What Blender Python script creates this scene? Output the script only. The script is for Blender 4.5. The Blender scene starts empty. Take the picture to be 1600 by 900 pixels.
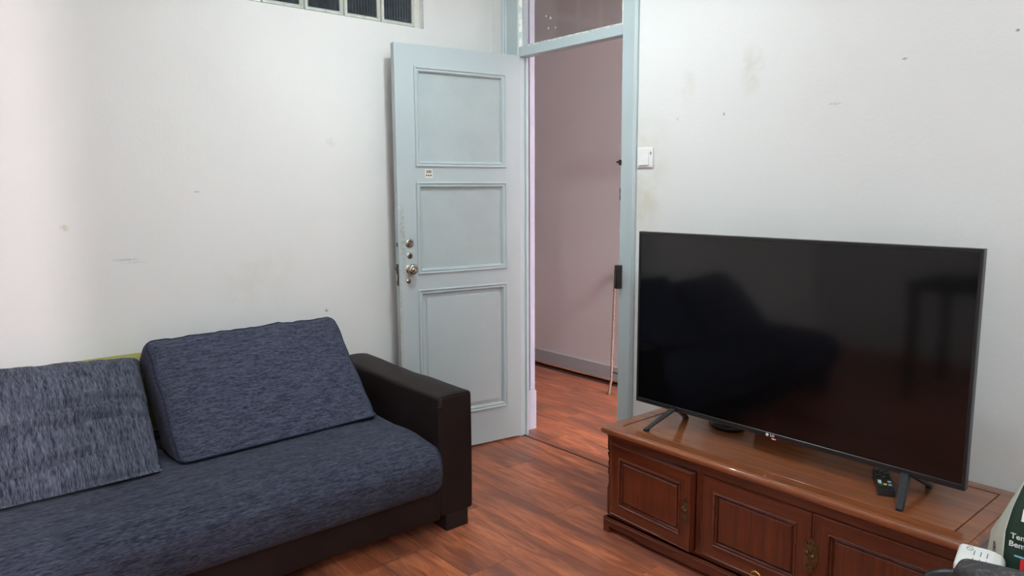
import bpy, bmesh, math, random
from mathutils import Vector, Matrix, noise
random.seed(7)
S = bpy.context.scene
C = S.collection
PI = math.pi

# ------------------------------------------------------------------ camera
F = 1136.6
cam_d = bpy.data.cameras.new('camera'); cam = bpy.data.objects.new('camera', cam_d); C.objects.link(cam)
cam_d.sensor_fit = 'HORIZONTAL'; cam_d.sensor_width = 36.0; cam_d.lens = F / 1600 * 36.0
cam_d.clip_start = 0.02
_r = Vector((0.64727063, 0.76224441, -0.00491882)); _u = Vector((-0.09903409, 0.09049094, 0.99096097)); _b = Vector((0.75579956, -0.6409328, 0.13406031))
m = Matrix.Identity(4)
for i in range(3):
    m[i][0] = _r[i]; m[i][1] = _u[i]; m[i][2] = _b[i]
m[0][3], m[1][3], m[2][3] = 3.11437, -2.50707, 1.33249
cam.matrix_world = m
S.camera = cam
# ------------------------------------------------------------------ world, exposure
w = bpy.data.worlds.new('world'); S.world = w; w.use_nodes = True
w.node_tree.nodes['Background'].inputs[0].default_value = (0.010, 0.012, 0.018, 1)
w.node_tree.nodes['Background'].inputs[1].default_value = 1.0
S.view_settings.view_transform = 'Standard'; S.view_settings.look = 'None'
S.view_settings.gamma = 1.0; S.view_settings.use_curve_mapping = False
S.view_settings.exposure = 0.0
BULB = 680.0        # room pendant lamp
FILL_BULB = 66.0    # unseen globe lamp added for soft fill light
HALL_BULB = 190.0   # hall lamp
SIDE_BULB = 7600.0  # lamp of the next room, behind the camera
# ------------------------------------------------------------------ helpers
def lin(r, g, b):
    f = lambda c: (c / 255 / 12.92) if c / 255 <= .04045 else ((c / 255 + .055) / 1.055) ** 2.4
    return (f(r), f(g), f(b), 1)

def obj(name, bm, mat, parent=None, smooth=False, loc=None):
    me = bpy.data.meshes.new(name)
    if isinstance(bm, bmesh.types.BMesh):
        bmesh.ops.recalc_face_normals(bm, faces=bm.faces)
        bm.to_mesh(me); bm.free()
    else:
        me.from_pydata(bm[0], [], bm[1]); me.update()
    if mat: me.materials.append(mat)
    if smooth:
        for p in me.polygons: p.use_smooth = True
    o = bpy.data.objects.new(name, me); C.objects.link(o)
    if parent: o.parent = parent
    if loc: o.location = loc
    return o

def smooth_angle(o, deg=35):
    for p in o.data.polygons: p.use_smooth = True
    bm = bmesh.new(); bm.from_mesh(o.data)
    for e in bm.edges:
        if len(e.link_faces) == 2 and e.calc_face_angle(0) > math.radians(deg): e.smooth = False
    bm.to_mesh(o.data); bm.free()
    return o

def empty(name, loc=(0, 0, 0), rz=0):
    o = bpy.data.objects.new(name, None); C.objects.link(o); o.location = loc; o.rotation_euler = (0, 0, rz); o.empty_display_size = .1
    return o

def tag(o, label, cat=None, group=None, kind=None):
    o['label'] = label
    if cat: o['category'] = cat
    if group: o['group'] = group
    if kind: o['kind'] = kind
    return o

def addbox(bm, x0, x1, y0, y1, z0, z1, bev=0, seg=2):
    r = bmesh.ops.create_cube(bm, size=1)
    for v in r['verts']:
        v.co = Vector(((x0 + x1) / 2 + v.co.x * (x1 - x0), (y0 + y1) / 2 + v.co.y * (y1 - y0), (z0 + z1) / 2 + v.co.z * (z1 - z0)))
    if bev:
        es = list({e for v in r['verts'] for e in v.link_edges})
        bmesh.ops.bevel(bm, geom=es, offset=bev, segments=seg, profile=.5, affect='EDGES')
    return bm

def box(x0, x1, y0, y1, z0, z1, bev=0, seg=2):
    return addbox(bmesh.new(), x0, x1, y0, y1, z0, z1, bev, seg)

def addprism(bm, pts, fn, a, b):
    """polygon pts (2D) extruded from a to b; fn(u, v, w) -> xyz"""
    A = [bm.verts.new(fn(u, v, a)) for u, v in pts]; B = [bm.verts.new(fn(u, v, b)) for u, v in pts]
    n = len(pts)
    bm.faces.new(A); bm.faces.new(B[::-1])
    for i in range(n): bm.faces.new((A[i], A[(i + 1) % n], B[(i + 1) % n], B[i]))
    return bm

def addtube(bm, path, r, n=10, closed=False):
    path = [Vector(p) for p in path]; L = len(path); rings = []
    for i, p in enumerate(path):
        a = path[(i - 1) % L] if (closed or i > 0) else p
        b = path[(i + 1) % L] if (closed or i < L - 1) else p
        t = (b - a).normalized()
        ref = Vector((0, 0, 1)) if abs(t.z) < .9 else Vector((1, 0, 0))
        s = t.cross(ref).normalized(); q = s.cross(t)
        rr = r[i] if isinstance(r, (list, tuple)) else r
        rings.append([bm.verts.new(p + s * (math.cos(2 * PI * k / n) * rr) + q * (math.sin(2 * PI * k / n) * rr)) for k in range(n)])
    for i in range(L if closed else L - 1):
        A = rings[i]; B = rings[(i + 1) % L]
        for k in range(n): bm.faces.new((A[k], A[(k + 1) % n], B[(k + 1) % n], B[k]))
    if not closed:
        bm.faces.new(rings[0][::-1]); bm.faces.new(rings[-1])
    return bm

def addlathe(bm, prof, M=Matrix.Identity(4), n=28):
    """prof [(radius, height)] about local z, placed by matrix M"""
    rings = []
    for r, h in prof:
        if r < 1e-6: rings.append([bm.verts.new(M @ Vector((0, 0, h)))])
        else: rings.append([bm.verts.new(M @ Vector((r * math.cos(2 * PI * k / n), r * math.sin(2 * PI * k / n), h))) for k in range(n)])
    for A, B in zip(rings, rings[1:]):
        if len(A) == 1 and len(B) == 1: continue
        for k in range(n):
            if len(A) == 1: bm.faces.new((A[0], B[k], B[(k + 1) % n]))
            elif len(B) == 1: bm.faces.new((A[k], A[(k + 1) % n], B[0]))
            else: bm.faces.new((A[k], A[(k + 1) % n], B[(k + 1) % n], B[k]))
    return bm

def sweep_frame(bm, a0, a1, b0, b1, prof, fn):
    """mitred frame around the rectangle a0..a1 x b0..b1; prof [(inset, height)], fn(a, b, h) -> xyz"""
    cs = []
    for ins, h in prof:
        cs.append([bm.verts.new(fn(*q, h)) for q in ((a0 + ins, b0 + ins), (a1 - ins, b0 + ins), (a1 - ins, b1 - ins), (a0 + ins, b1 - ins))])
    for A, B in zip(cs, cs[1:]):
        for k in range(4): bm.faces.new((A[k], A[(k + 1) % 4], B[(k + 1) % 4], B[k]))
    return bm

def axis_vals(h, r, k, n):
    out = []
    for i in range(k): out.append(-h + r * (1 - math.cos(i / k * PI / 2)) if False else -h + r * i / k)
    for i in range(n + 1): out.append(-h + r + (2 * (h - r)) * i / n)
    for i in range(1, k + 1): out.append(h - r + r * i / k)
    return out

def soft_box(hx, hy, hz, r, nx, ny, nz, k=4, deform=None):
    """rounded, densely divided box (half sizes) as (verts, faces) through deform(Vector)->Vector"""
    ax = [axis_vals(hx, r, k, nx), axis_vals(hy, r, k, ny), axis_vals(hz, r, k, nz)]
    h = (hx, hy, hz); V = []; Fc = []; key = {}
    def vid(p):
        q = (round(p[0], 5), round(p[1], 5), round(p[2], 5))
        if q in key: return key[q]
        inner = Vector([max(-(h[i] - r), min(h[i] - r, p[i])) for i in range(3)])
        d = Vector(p) - inner
        co = inner + d.normalized() * r if d.length > 1e-9 else Vector(p)
        if deform: co = deform(co)
        key[q] = len(V); V.append(tuple(co)); return key[q]
    for a in range(3):
        b, c = (a + 1) % 3, (a + 2) % 3
        for sgn in (-1, 1):
            for i in range(len(ax[b]) - 1):
                for j in range(len(ax[c]) - 1):
                    ids = []
                    for (ii, jj) in ((i, j), (i + 1, j), (i + 1, j + 1), (i, j + 1)):
                        p = [0, 0, 0]; p[a] = sgn * h[a]; p[b] = ax[b][ii]; p[c] = ax[c][jj]
                        ids.append(vid(p))
                    Fc.append(ids if sgn > 0 else ids[::-1])
    return V, Fc

def text_mesh(name, body, size, mat, parent, M, extrude=.0003, align='CENTER', bold=0.0):
    cu = bpy.data.curves.new(name, 'FONT'); cu.body = body; cu.size = size; cu.extrude = extrude; cu.align_x = align; cu.align_y = 'CENTER'; cu.offset = bold
    cu.resolution_u = 3
    t = bpy.data.objects.new(name + '_tmp', cu); C.objects.link(t)
    dg = bpy.context.evaluated_depsgraph_get()
    me = bpy.data.meshes.new_from_object(t.evaluated_get(dg))
    bpy.data.objects.remove(t); bpy.data.curves.remove(cu)
    me.name = name
    me.transform(M); me.materials.clear(); me.materials.append(mat)
    o = bpy.data.objects.new(name, me); C.objects.link(o); o.parent = parent
    return o

# ------------------------------------------------------------------ materials
class N:
    def __init__(s, name):
        s.m = bpy.data.materials.new(name); s.m.use_nodes = True
        s.t = s.m.node_tree; s.b = s.t.nodes['Principled BSDF']; s.out = s.t.nodes['Material Output']
        s.co = None
    def new(s, typ, **kw):
        n = s.t.nodes.new(typ)
        for k, v in kw.items(): setattr(n, k, v)
        return n
    def link(s, a, b): s.t.links.new(a, b)
    def coords(s):
        if not s.co: s.co = s.new('ShaderNodeTexCoord').outputs['Object']
        return s.co
    def scaled(s, sc, rand=0):
        src = s.coords()
        if rand:
            oi = s.new('ShaderNodeObjectInfo'); mu = s.new('ShaderNodeMath', operation='MULTIPLY'); mu.inputs[1].default_value = rand
            s.link(oi.outputs['Random'], mu.inputs[0])
            ad = s.new('ShaderNodeVectorMath', operation='ADD'); s.link(src, ad.inputs[0]); s.link(mu.outputs[0], ad.inputs[1]); src = ad.outputs[0]
        v = s.new('ShaderNodeVectorMath', operation='MULTIPLY'); v.inputs[1].default_value = sc
        s.link(src, v.inputs[0]); return v.outputs[0]
    def noise(s, sc, scale=1.0, detail=4, rough=.55, rand=0, dist=0):
        n = s.new('ShaderNodeTexNoise'); n.inputs['Scale'].default_value = scale; n.inputs['Detail'].default_value = detail; n.inputs['Roughness'].default_value = rough
        n.inputs['Distortion'].default_value = dist
        s.link(s.scaled(sc, rand), n.inputs['Vector']); return n.outputs['Fac']
    def ramp(s, fac, stops):
        r = s.new('ShaderNodeValToRGB'); e = r.color_ramp.elements
        while len(e) < len(stops): e.new(.5)
        for q, (p, c) in zip(e, stops): q.position = p; q.color = c if len(c) == 4 else (*c, 1)
        s.link(fac, r.inputs[0]); return r.outputs[0]
    def mix(s, fac, a, b, typ='MIX'):
        n = s.new('ShaderNodeMix', data_type='RGBA', blend_type=typ)
        for sock, v in ((n.inputs[0], fac), (n.inputs[6], a), (n.inputs[7], b)):
            if isinstance(v, (int, float, tuple)): sock.default_value = v
            else: s.link(v, sock)
        return n.outputs[2]
    def bump(s, h, strength=.2, dist=.002):
        b = s.new('ShaderNodeBump'); b.inputs['Strength'].default_value = strength; b.inputs['Distance'].default_value = dist
        s.link(h, b.inputs['Height']); s.link(b.outputs[0], s.b.inputs['Normal'])
    def spot(s, col, center, rad, color, strength, nscale=25):
        """an irregular stain of its own shape at a fixed place on the object"""
        sb = s.new('ShaderNodeVectorMath', operation='SUBTRACT'); sb.inputs[1].default_value = center; s.link(s.coords(), sb.inputs[0])
        dv = s.new('ShaderNodeVectorMath', operation='DIVIDE'); dv.inputs[1].default_value = rad; s.link(sb.outputs[0], dv.inputs[0])
        ln = s.new('ShaderNodeVectorMath', operation='LENGTH'); s.link(dv.outputs[0], ln.inputs[0])
        mr = s.new('ShaderNodeMapRange', interpolation_type='SMOOTHSTEP'); mr.inputs[1].default_value = .25; mr.inputs[2].default_value = 1; mr.inputs[3].default_value = strength; mr.inputs[4].default_value = 0
        s.link(ln.outputs['Value'], mr.inputs[0])
        nz = s.noise((1, 1, 1), nscale, 3); rp = s.ramp(nz, [(.35, (0, 0, 0)), (.6, (1, 1, 1))])
        mu = s.new('ShaderNodeMath', operation='MULTIPLY'); s.link(mr.outputs[0], mu.inputs[0]); s.link(rp, mu.inputs[1])
        return s.mix(mu.outputs[0], col, color)
    def base(s, c):
        if isinstance(c, tuple): s.b.inputs['Base Color'].default_value = c
        else: s.link(c, s.b.inputs['Base Color'])
    def set(s, rough=.5, metal=0, coat=0, coat_rough=.1, spec=.5, sheen=0):
        s.b.inputs['Roughness'].default_value = rough; s.b.inputs['Metallic'].default_value = metal
        s.b.inputs['Coat Weight'].default_value = coat; s.b.inputs['Coat Roughness'].default_value = coat_rough
        s.b.inputs['Specular IOR Level'].default_value = spec; s.b.inputs['Sheen Weight'].default_value = sheen
        return s.m

def plain(name, c, rough=.5, metal=0, coat=0, spec=.5, var=.06, sc=30, bump=0):
    n = N(name); f = n.noise((1, 1, 1), sc, 3)
    lo = tuple(max(0, x * (1 - var)) for x in c[:3]) + (1,); hi = tuple(min(1, x * (1 + var)) for x in c[:3]) + (1,)
    n.base(n.ramp(f, [(.3, lo), (.7, hi)]))
    if bump: n.bump(n.noise((1, 1, 1), sc * 6, 2), bump, .001)
    return n.set(rough, metal, coat, .08, spec)

def wall_mat(name, a, b, spots=(), scratch=None):
    n = N(name)
    col = n.ramp(n.noise((1, 1, 1), 1.3, 4), [(.3, a), (.7, b)])
    for sp in spots: col = n.spot(col, *sp)
    n.base(col)
    h = n.mix(.4, n.noise((1, 1, 1), 7, 3), n.noise((1, 1, 1), 70, 3))
    n.bump(h, .35, .004)
    return n.set(.5, spec=.35)

YEL = lin(196, 190, 160); GRY = lin(150, 150, 146)
M_wall_l = wall_mat('wall_paint_left', lin(228, 229, 226), lin(233, 234, 231), [
    ((0, -2.028, 1.2), (.05, .022, .018), lin(190, 184, 130), .5, 60),
    ((0, -1.83, 1.07), (.05, .07, .006), GRY, .5, 70), ((0, -1.80, 1.058), (.05, .06, .004), GRY, .35, 80),
    ((0, -1.55, 1.33), (.05, .016, .006), GRY, .6, 60), ((0, -1.0, .78), (.05, .012, .012), lin(110, 105, 100), .9, 50),
    ((0, -.95, 1.55), (.05, .03, .03), YEL, .3, 60), ((0, -1.3, .95), (.05, .25, .2), lin(214, 214, 206), .3, 8)])
M_wall_r = wall_mat('wall_paint_right', lin(228, 229, 227), lin(234, 235, 233), [
    ((1.06, 0, 1.42), (.16, .05, .34), YEL, .25, 10), ((1.05, 0, 1.25), (.10, .05, .2), lin(200, 194, 160), .25, 10),
    ((1.267, 0, 1.756), (.05, .05, .09), YEL, .22, 18), ((1.555, 0, 1.771), (.07, .05, .12), YEL, .28, 18),
    ((2.404, 0, 1.778), (.007, .05, .006), lin(90, 90, 90), 1, 30), ((1.22, 0, 1.62), (.006, .05, .01), GRY, .9, 60),
    ((1.44, 0, 1.62), (.006, .05, .01), GRY, .8, 60), ((1.88, 0, 1.62), (.03, .05, .006), GRY, .6, 60), ((2.1, 0, 1.74), (.012, .05, .005), GRY, .8, 60)])
M_white = wall_mat('plain_white_paint', lin(226, 227, 226), lin(232, 233, 232))
M_hall = wall_mat('hall_pink_paint', lin(211, 201, 202), lin(215, 207, 207))
M_lining = plain('lining_paint_bounce_tint', lin(160, 157, 169), .4, var=.03, bump=.05)  # lavender bounce light from the hall put into the lining colour

def paint_door():
    n = N('door_paint')
    col = n.ramp(n.noise((1, 1, 1), 3, 4), [(.3, lin(176, 189, 191)), (.7, lin(182, 194, 196))])
    col = n.spot(col, (.648, 0, .925), (.03, .04, .026), lin(196, 176, 140), .9, 14)
    col = n.spot(col, (.668, 0, 1.1), (.02, .04, .2), lin(150, 150, 130), .7, 60)
    col = n.spot(col, (.684, 0, 1.24), (.012, .04, .012), lin(225, 200, 195), 1, 15)
    col = n.spot(col, (.684, 0, .6), (.012, .05, .5), lin(165, 160, 140), .7, 50)
    n.base(col); n.bump(n.noise((1, 1, 1), 90, 3), .10, .002)
    return n.set(.38, spec=.4)
M_door = paint_door()
M_panel = (lambda n: (n.base(n.ramp(n.noise((1, 1, 1), 6, 4), [(.3, lin(170, 182, 183)), (.7, lin(177, 190, 190))])), n.bump(n.noise((1, 1, 1), 110, 4), .45, .003), n.set(.5, spec=.3))[2])(N('textured_panel_paint'))
M_frame = plain('frame_paint', lin(184, 199, 201), .36, var=.03, sc=4, bump=.05)
M_bead = (lambda n: (n.base(n.ramp(n.noise((1, 1, 1), 45, 3), [(.42, lin(190, 205, 206)), (.55, lin(236, 236, 230))])), n.set(.4))[1])(N('chipped_bead_paint'))
M_skirt = plain('skirting_grey_paint', lin(170, 168, 172), .35, var=.03, sc=5)

def wood_floor():
    n = N('laminate_floor')
    g1 = n.noise((1.8, 11, 8), 1.7, 6, .62, rand=37, dist=1.4)
    g2 = n.noise((5, 110, 40), 1.2, 4, .6, rand=37)
    big = n.noise((1.0, 5.0, 1), 1.4, 3, .5, rand=91)
    c = n.ramp(g1, [(.32, lin(104, 54, 38)), (.5, lin(172, 96, 64)), (.68, lin(218, 136, 94))])
    c = n.mix(.28, c, n.ramp(g2, [(.3, lin(110, 58, 40)), (.65, lin(214, 130, 88))]))
    c = n.mix(n.ramp(big, [(.42, (0, 0, 0)), (.64, (.8, .8, .8))]), c, lin(108, 66, 56))
    n.base(c); n.bump(g2, .10, .001)
    return n.set(.38, coat=.18, coat_rough=.2, spec=.35)
M_floor = wood_floor()
M_sub = plain('subfloor', lin(60, 30, 22), .7)

FRONT = (lin(58, 19, 8), lin(86, 33, 15), lin(114, 52, 26)); TOP = (lin(98, 48, 22), lin(136, 74, 38), lin(164, 98, 55))  # same wood; lamplight falling on the top put into its lighter colours
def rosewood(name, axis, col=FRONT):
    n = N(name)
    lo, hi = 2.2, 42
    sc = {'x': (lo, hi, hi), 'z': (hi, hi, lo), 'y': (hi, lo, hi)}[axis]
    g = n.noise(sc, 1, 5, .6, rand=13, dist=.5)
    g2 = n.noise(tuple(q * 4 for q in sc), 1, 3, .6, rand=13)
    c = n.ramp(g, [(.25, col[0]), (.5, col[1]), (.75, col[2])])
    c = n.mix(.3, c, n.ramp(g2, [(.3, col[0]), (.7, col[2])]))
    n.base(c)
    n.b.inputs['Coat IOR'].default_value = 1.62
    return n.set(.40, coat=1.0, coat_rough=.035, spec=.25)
M_woodx = rosewood('rosewood_along', 'x'); M_woodz = rosewood('rosewood_upright', 'z'); M_woody = rosewood('rosewood_across', 'y'); M_woodtop_lit = rosewood('rosewood_top_lit', 'x', TOP)

def fabric(name, sc, dark, light, rand=0):
    n = N(name)
    s1 = n.noise(sc, 1, 2, .5); s2 = n.noise(tuple(q * .3 for q in sc), 1, 3, .5)
    c = n.ramp(s1, [(.40, dark), (.56, tuple((dark[i] + light[i]) / 2 for i in range(3))), (.74, light)])
    c2 = n.ramp(s2, [(.35, tuple(q * .7 for q in dark[:3])), (.7, tuple(light[i] * .8 for i in range(3)))])
    n.base(n.mix(.45, c, c2))
    n.bump(n.mix(.5, s1, n.noise((1, 1, 1), 500, 1)), .35, .0025)
    return n.set(.92, spec=.12, sheen=.04)
FD = lin(36, 40, 56)[:3]; FL = lin(98, 102, 120)[:3]
M_fab_h = fabric('navy_slub_fabric_horizontal', (430, 60, 430), FD, FL)
M_fab_v = fabric('navy_slub_fabric_vertical', (46, 360, 46), lin(37, 41, 56)[:3], lin(118, 122, 138)[:3])
def seat_fab():
    m_ = fabric('navy_slub_fabric_seat', (400, 55, 400), lin(36, 39, 53)[:3], lin(88, 92, 108)[:3])
    return m_
M_fab_s = seat_fab()
M_pipe = plain('navy_piping', lin(50, 54, 72), .95, sc=300, var=.2, spec=.05)
M_olive = plain('olive_fabric', lin(150, 148, 82), .9, sc=200, var=.15, bump=.2)
def leather():
    n = N('dark_brown_leather')
    n.base(n.ramp(n.noise((1, 1, 1), 6, 4), [(.3, lin(32, 24, 23)), (.7, lin(40, 31, 29))]))
    v = n.new('ShaderNodeTexVoronoi'); v.inputs['Scale'].default_value = 420; n.link(n.coords(), v.inputs['Vector'])
    n.bump(v.outputs['Distance'], .12, .001)
    return n.set(.52, spec=.18)
M_leather = leather()
M_black = plain('black_plastic', lin(26, 27, 30), .38, var=.1)
M_bezel = plain('dark_bezel_plastic', lin(30, 31, 34), .32, var=.05)
M_matt = plain('matt_black', lin(22, 22, 24), .6)
def screen():
    n = N('screen_glass'); n.base(n.ramp(n.noise((1, 1, 1), 2, 1), [(.3, (.0022, .0022, .003)), (.7, (.0026, .0026, .0034))]))
    return n.set(.085, spec=.5)
M_screen = screen()
M_chrome = plain('brushed_nickel', lin(176, 170, 158), .24, metal=1, var=.08, sc=60)
M_dark = plain('keyhole_dark', (.006, .006, .006, 1), .6)
M_brown_metal = plain('dark_brown_metal', lin(58, 50, 46), .42, metal=.4, var=.25, sc=40)
M_brass = plain('aged_brass', lin(116, 94, 62), .42, metal=.85, var=.35, sc=90)
M_gold = plain('gold_brass', lin(232, 190, 92), .22, metal=1, var=.05)
M_copper = plain('copper_tube', lin(128, 102, 88), .45, metal=.2, var=.15, sc=80)
M_switch = plain('switch_plastic', lin(238, 238, 236), .35, var=.02)
M_cream = plain('sticker_paper', lin(226, 220, 206), .6, var=.05)
M_ink = plain('dark_ink', lin(64, 58, 50), .6)
M_wlogo = plain('white_print', lin(232, 232, 232), .4, var=.02)
M_wplas = plain('white_plastic_case', lin(240, 240, 236), .4, var=.02)
M_vent = plain('grey_slot', lin(110, 110, 108), .6)
M_bag = plain('dark_green_bag', lin(24, 52, 38), .5, var=.12, sc=8, bump=.1)
M_bagside = plain('translucent_white_bag', lin(214, 218, 204), .45, var=.06, sc=14, bump=.15)
M_red = plain('red_print', lin(206, 40, 48), .5); M_green = plain('green_print', lin(40, 150, 62), .5); M_yel = plain('yellow_print', lin(236, 190, 50), .5); M_cyan = plain('pale_blue_print', lin(120, 190, 220), .5)
def armpad():
    n = N('worn_black_armpad'); g = n.noise((1, 1, 1), 120, 5, .7)
    n.base(n.ramp(g, [(.45, lin(44, 44, 47)), (.58, lin(66, 64, 64)), (.72, lin(120, 112, 106))])); n.bump(g, .5, .002)
    return n.set(.65)
M_pad = armpad()
def emis(name, col, s):
    n = N(name); n.base((0.9, .9, .9, 1)); n.b.inputs['Emission Color'].default_value = col; n.b.inputs['Emission Strength'].default_value = s
    return n.m
def glass_pane():
    n = N('window_glass'); t = n.t; t.nodes.remove(n.b)
    tr = n.new('ShaderNodeBsdfTransparent'); tr.inputs[0].default_value = (.90, .92, .915, 1)
    gl = n.new('ShaderNodeBsdfGlossy'); gl.inputs['Roughness'].default_value = .02
    lw = n.new('ShaderNodeLayerWeight'); lw.inputs[0].default_value = .5
    pw = n.new('ShaderNodeMath', operation='POWER'); pw.inputs[1].default_value = 5.0; n.link(lw.outputs['Facing'], pw.inputs[0])
    fr = n.new('ShaderNodeMath', operation='MULTIPLY_ADD'); fr.inputs[1].default_value = .9; fr.inputs[2].default_value = .035; n.link(pw.outputs[0], fr.inputs[0])
    mx = n.new('ShaderNodeMixShader'); n.link(fr.outputs[0], mx.inputs[0]); n.link(tr.outputs[0], mx.inputs[1]); n.link(gl.outputs[0], mx.inputs[2])
    n.link(mx.outputs[0], n.out.inputs[0]); return n.m
M_glass = glass_pane()
M_blockrim = plain('glass_block_rim', lin(206, 210, 202), .12, var=.12, sc=25, coat=.6)
M_blockface = plain('ribbed_dark_glass', lin(84, 92, 98), .18, var=.25, sc=30, coat=.8)
M_mortar = plain('white_mortar', lin(222, 220, 210), .8, var=.06)

# ------------------------------------------------------------------ the room shell
XR, YB, ZC = 4.1, -4.2, 2.75          # right wall, back wall, ceiling
HY = 1.24                             # hall far wall
# left wall with the opening of the glass-block window
WY0, WY1, WZ0, WZ1 = -1.62, -.427, 2.118, 2.53
bm = bmesh.new()
addbox(bm, -.16, 0, YB - .15, HY, 0, WZ0) if False else None
addbox(bm, -.16, 0, YB - .15, .152, 0, WZ0); addbox(bm, -.16, 0, YB - .15, .152, WZ1, ZC)
addbox(bm, -.16, 0, YB - .15, WY0, WZ0, WZ1); addbox(bm, -.16, 0, WY1, .152, WZ0, WZ1)
wl = obj('wall_left', bm, M_wall_l); tag(wl, 'white painted wall behind the sofa with a high glass-block window', 'wall', kind='structure')
# door wall: opening X .101..1.010, z 0..2.56
OX0, OX1, OZ = .101, 1.010, 2.56
bm = bmesh.new()
addbox(bm, 0, OX0, 0, .152, 0, ZC); addbox(bm, OX1, XR, 0, .152, 0, ZC); addbox(bm, OX0, OX1, 0, .152, OZ, ZC)
wr = obj('wall_right', bm, M_wall_r); tag(wr, 'white painted wall with the doorway and the television in front', 'wall', kind='structure')
wb = obj('wall_back', box(-.16, XR + .16, YB - .15, YB, 0, ZC), M_white); tag(wb, 'white wall on the far side of the room behind the camera', 'wall', kind='structure')
# side wall with the opening to the next room
SY0, SY1, SZ = -3.40, -2.855, 2.3
bm = bmesh.new()
addbox(bm, XR, XR + .12, SY1, .152, 0, ZC); addbox(bm, XR, XR + .12, YB, SY0, 0, ZC); addbox(bm, XR, XR + .12, SY0, SY1, SZ, ZC)
ws = obj('wall_side', bm, M_white); tag(ws, 'white side wall to the right of the camera with an open doorway', 'wall', kind='structure')
bm = bmesh.new(); addbox(bm, XR + 2.0, XR + 2.1, YB, -2.0, 0, ZC); addbox(bm, XR + .12, XR + 2.0, -2.1, -2.0, 0, ZC); addbox(bm, XR + .12, XR + 2.0, YB - .1, YB, 0, ZC)
wn = obj('wall_next_room', bm, M_hall); tag(wn, 'pink walls of the next room beyond the side doorway', 'wall', kind='structure')
cl = obj('ceiling', box(-.16, XR + 2.1, YB - .15, .152, ZC, ZC + .1), M_white); tag(cl, 'plain white ceiling of the living room', 'ceiling', kind='structure')
# hall
bm = bmesh.new(); addbox(bm, -3.2, 5.6, HY, HY + .1, 0, ZC)
wh = obj('wall_hall', bm, M_hall); tag(wh, 'pale pink hall wall seen through the open doorway', 'wall', kind='structure')
bm = bmesh.new(); addbox(bm, -3.3, -3.2, .0, HY + .1, 0, ZC); addbox(bm, 5.6, 5.7, .152, HY + .1, 0, ZC); addbox(bm, XR, 5.6, .052, .152, 0, ZC); addbox(bm, -3.2, -.16, .052, .152, 0, ZC)
we = obj('wall_hall_ends', bm, M_hall); tag(we, 'pink end walls closing the hall beyond the doorway', 'wall', kind='structure')
ch = obj('ceiling_hall', box(-3.3, 5.7, .152, HY + .1, ZC, ZC + .1), M_white); tag(ch, 'white hall ceiling beyond the doorway', 'ceiling', kind='structure')
bm = bmesh.new()
addprism(bm, [(0, 0), (.016, 0), (.016, .104), (.010, .112), (0, .112)], lambda u, v, x: (x, HY - u, v), -3.2, 5.6)
bh = obj('baseboard_hall', bm, M_skirt); tag(bh, 'grey painted baseboard along the pink hall wall', 'baseboard', kind='structure')
bm = bmesh.new(); addtube(bm, [(-3.2, HY - .020, .006), (5.6, HY - .020, .006)], .006, 8)
obj('quarter_round', bm, M_floor, bh)

# floor: planks run along X, rows 0.185 wide
fl = obj('floor', box(-3.3, XR + 2.1, YB - .15, HY + .1, -.06, -.012), M_sub); tag(fl, 'reddish brown laminate plank floor of room and hall', 'floor', kind='structure')
PW, PL = .185, 1.29
def plank_mesh(L, W):
    bm = box(0.0004, L - .0004, -W + .0004, -.0004, -.012, 0, .0009, 1)
    me = bpy.data.meshes.new('plank'); bm.to_mesh(me); bm.free(); me.materials.append(M_floor); return me
cache = {}
def plank(x0, x1, ytop, wid=PW):
    k = (round(x1 - x0, 3), wid)
    if k not in cache: cache[k] = plank_mesh(x1 - x0, wid)
    o = bpy.data.objects.new('plank', cache[k]); C.objects.link(o); o.location = (x0, ytop, 0); o.parent = fl
offs = {0: .2, 1: .53, 2: 1.05, 3: .3, 4: .78, 5: 1.2, 6: .925}
def rowfill(y, off, a, b, wid=PW):
    x = a; e = off
    while e > a: e -= PL
    e += PL
    while x < b - 1e-6:
        q = min(e, b)
        if b - q < .06: q = b
        if q - x > .02: plank(round(x, 3), round(q, 3), y, wid)
        x = q; e = q + PL
for k in range(0, 23):
    rowfill(.02 - PW * k, offs.get(k, random.random() * PL), 0.0, XR + (1.9 if k > 15 else 0))
for k in range(1, 7):
    rowfill(.03 + PW * k, random.random() * PL, -3.0, 5.6)
rowfill(.03 + PW * 7 - .001, .3, -3.0, 3.0, .06) if False else None
# threshold seam strip
th = obj('trim_3', box(OX0, OX1, .021, .029, -.011, .0012, .0006, 1), M_sub); tag(th, 'thin dark threshold seam across the doorway floor', 'threshold', kind='structure')
for x0, x1 in ((.215, .30), (.31, .56), (.565, 1.0)):
    obj('filler_strip', box(x0, x1, .020, .030, .0012, .0028, .0006, 1), M_woodx, th)

# glass-block window
win = empty('window_1', (0, (WY0 + WY1) / 2, WZ0)); tag(win, 'row of dark ribbed glass blocks set high in the left wall', 'window', kind='structure')
def wobj(name, bm, mat, **k):
    o = obj(name, bm, mat, win, **k); o.matrix_parent_inverse = Matrix.Translation((0, -(WY0 + WY1) / 2, -WZ0)); return o
wobj('mortar', box(-.12, -.040, WY0, WY1, WZ0, WZ1), M_mortar)
BP = .1935
bm0 = bmesh.new()
sweep_frame(bm0, -.093, .093, 0, .186, [(0, -.04), (0, .006), (.003, .010), (.008, .010), (.011, .005), (.014, .007), (.018, .002)], lambda a, b, h: (h, a, b))
rim_me = bpy.data.meshes.new('block_rim'); bmesh.ops.recalc_face_normals(bm0, faces=bm0.faces); bm0.to_mesh(rim_me); bm0.free(); rim_me.materials.append(M_blockrim)
V = []; Fc = []; nz_, ny_ = 80, 40
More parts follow.
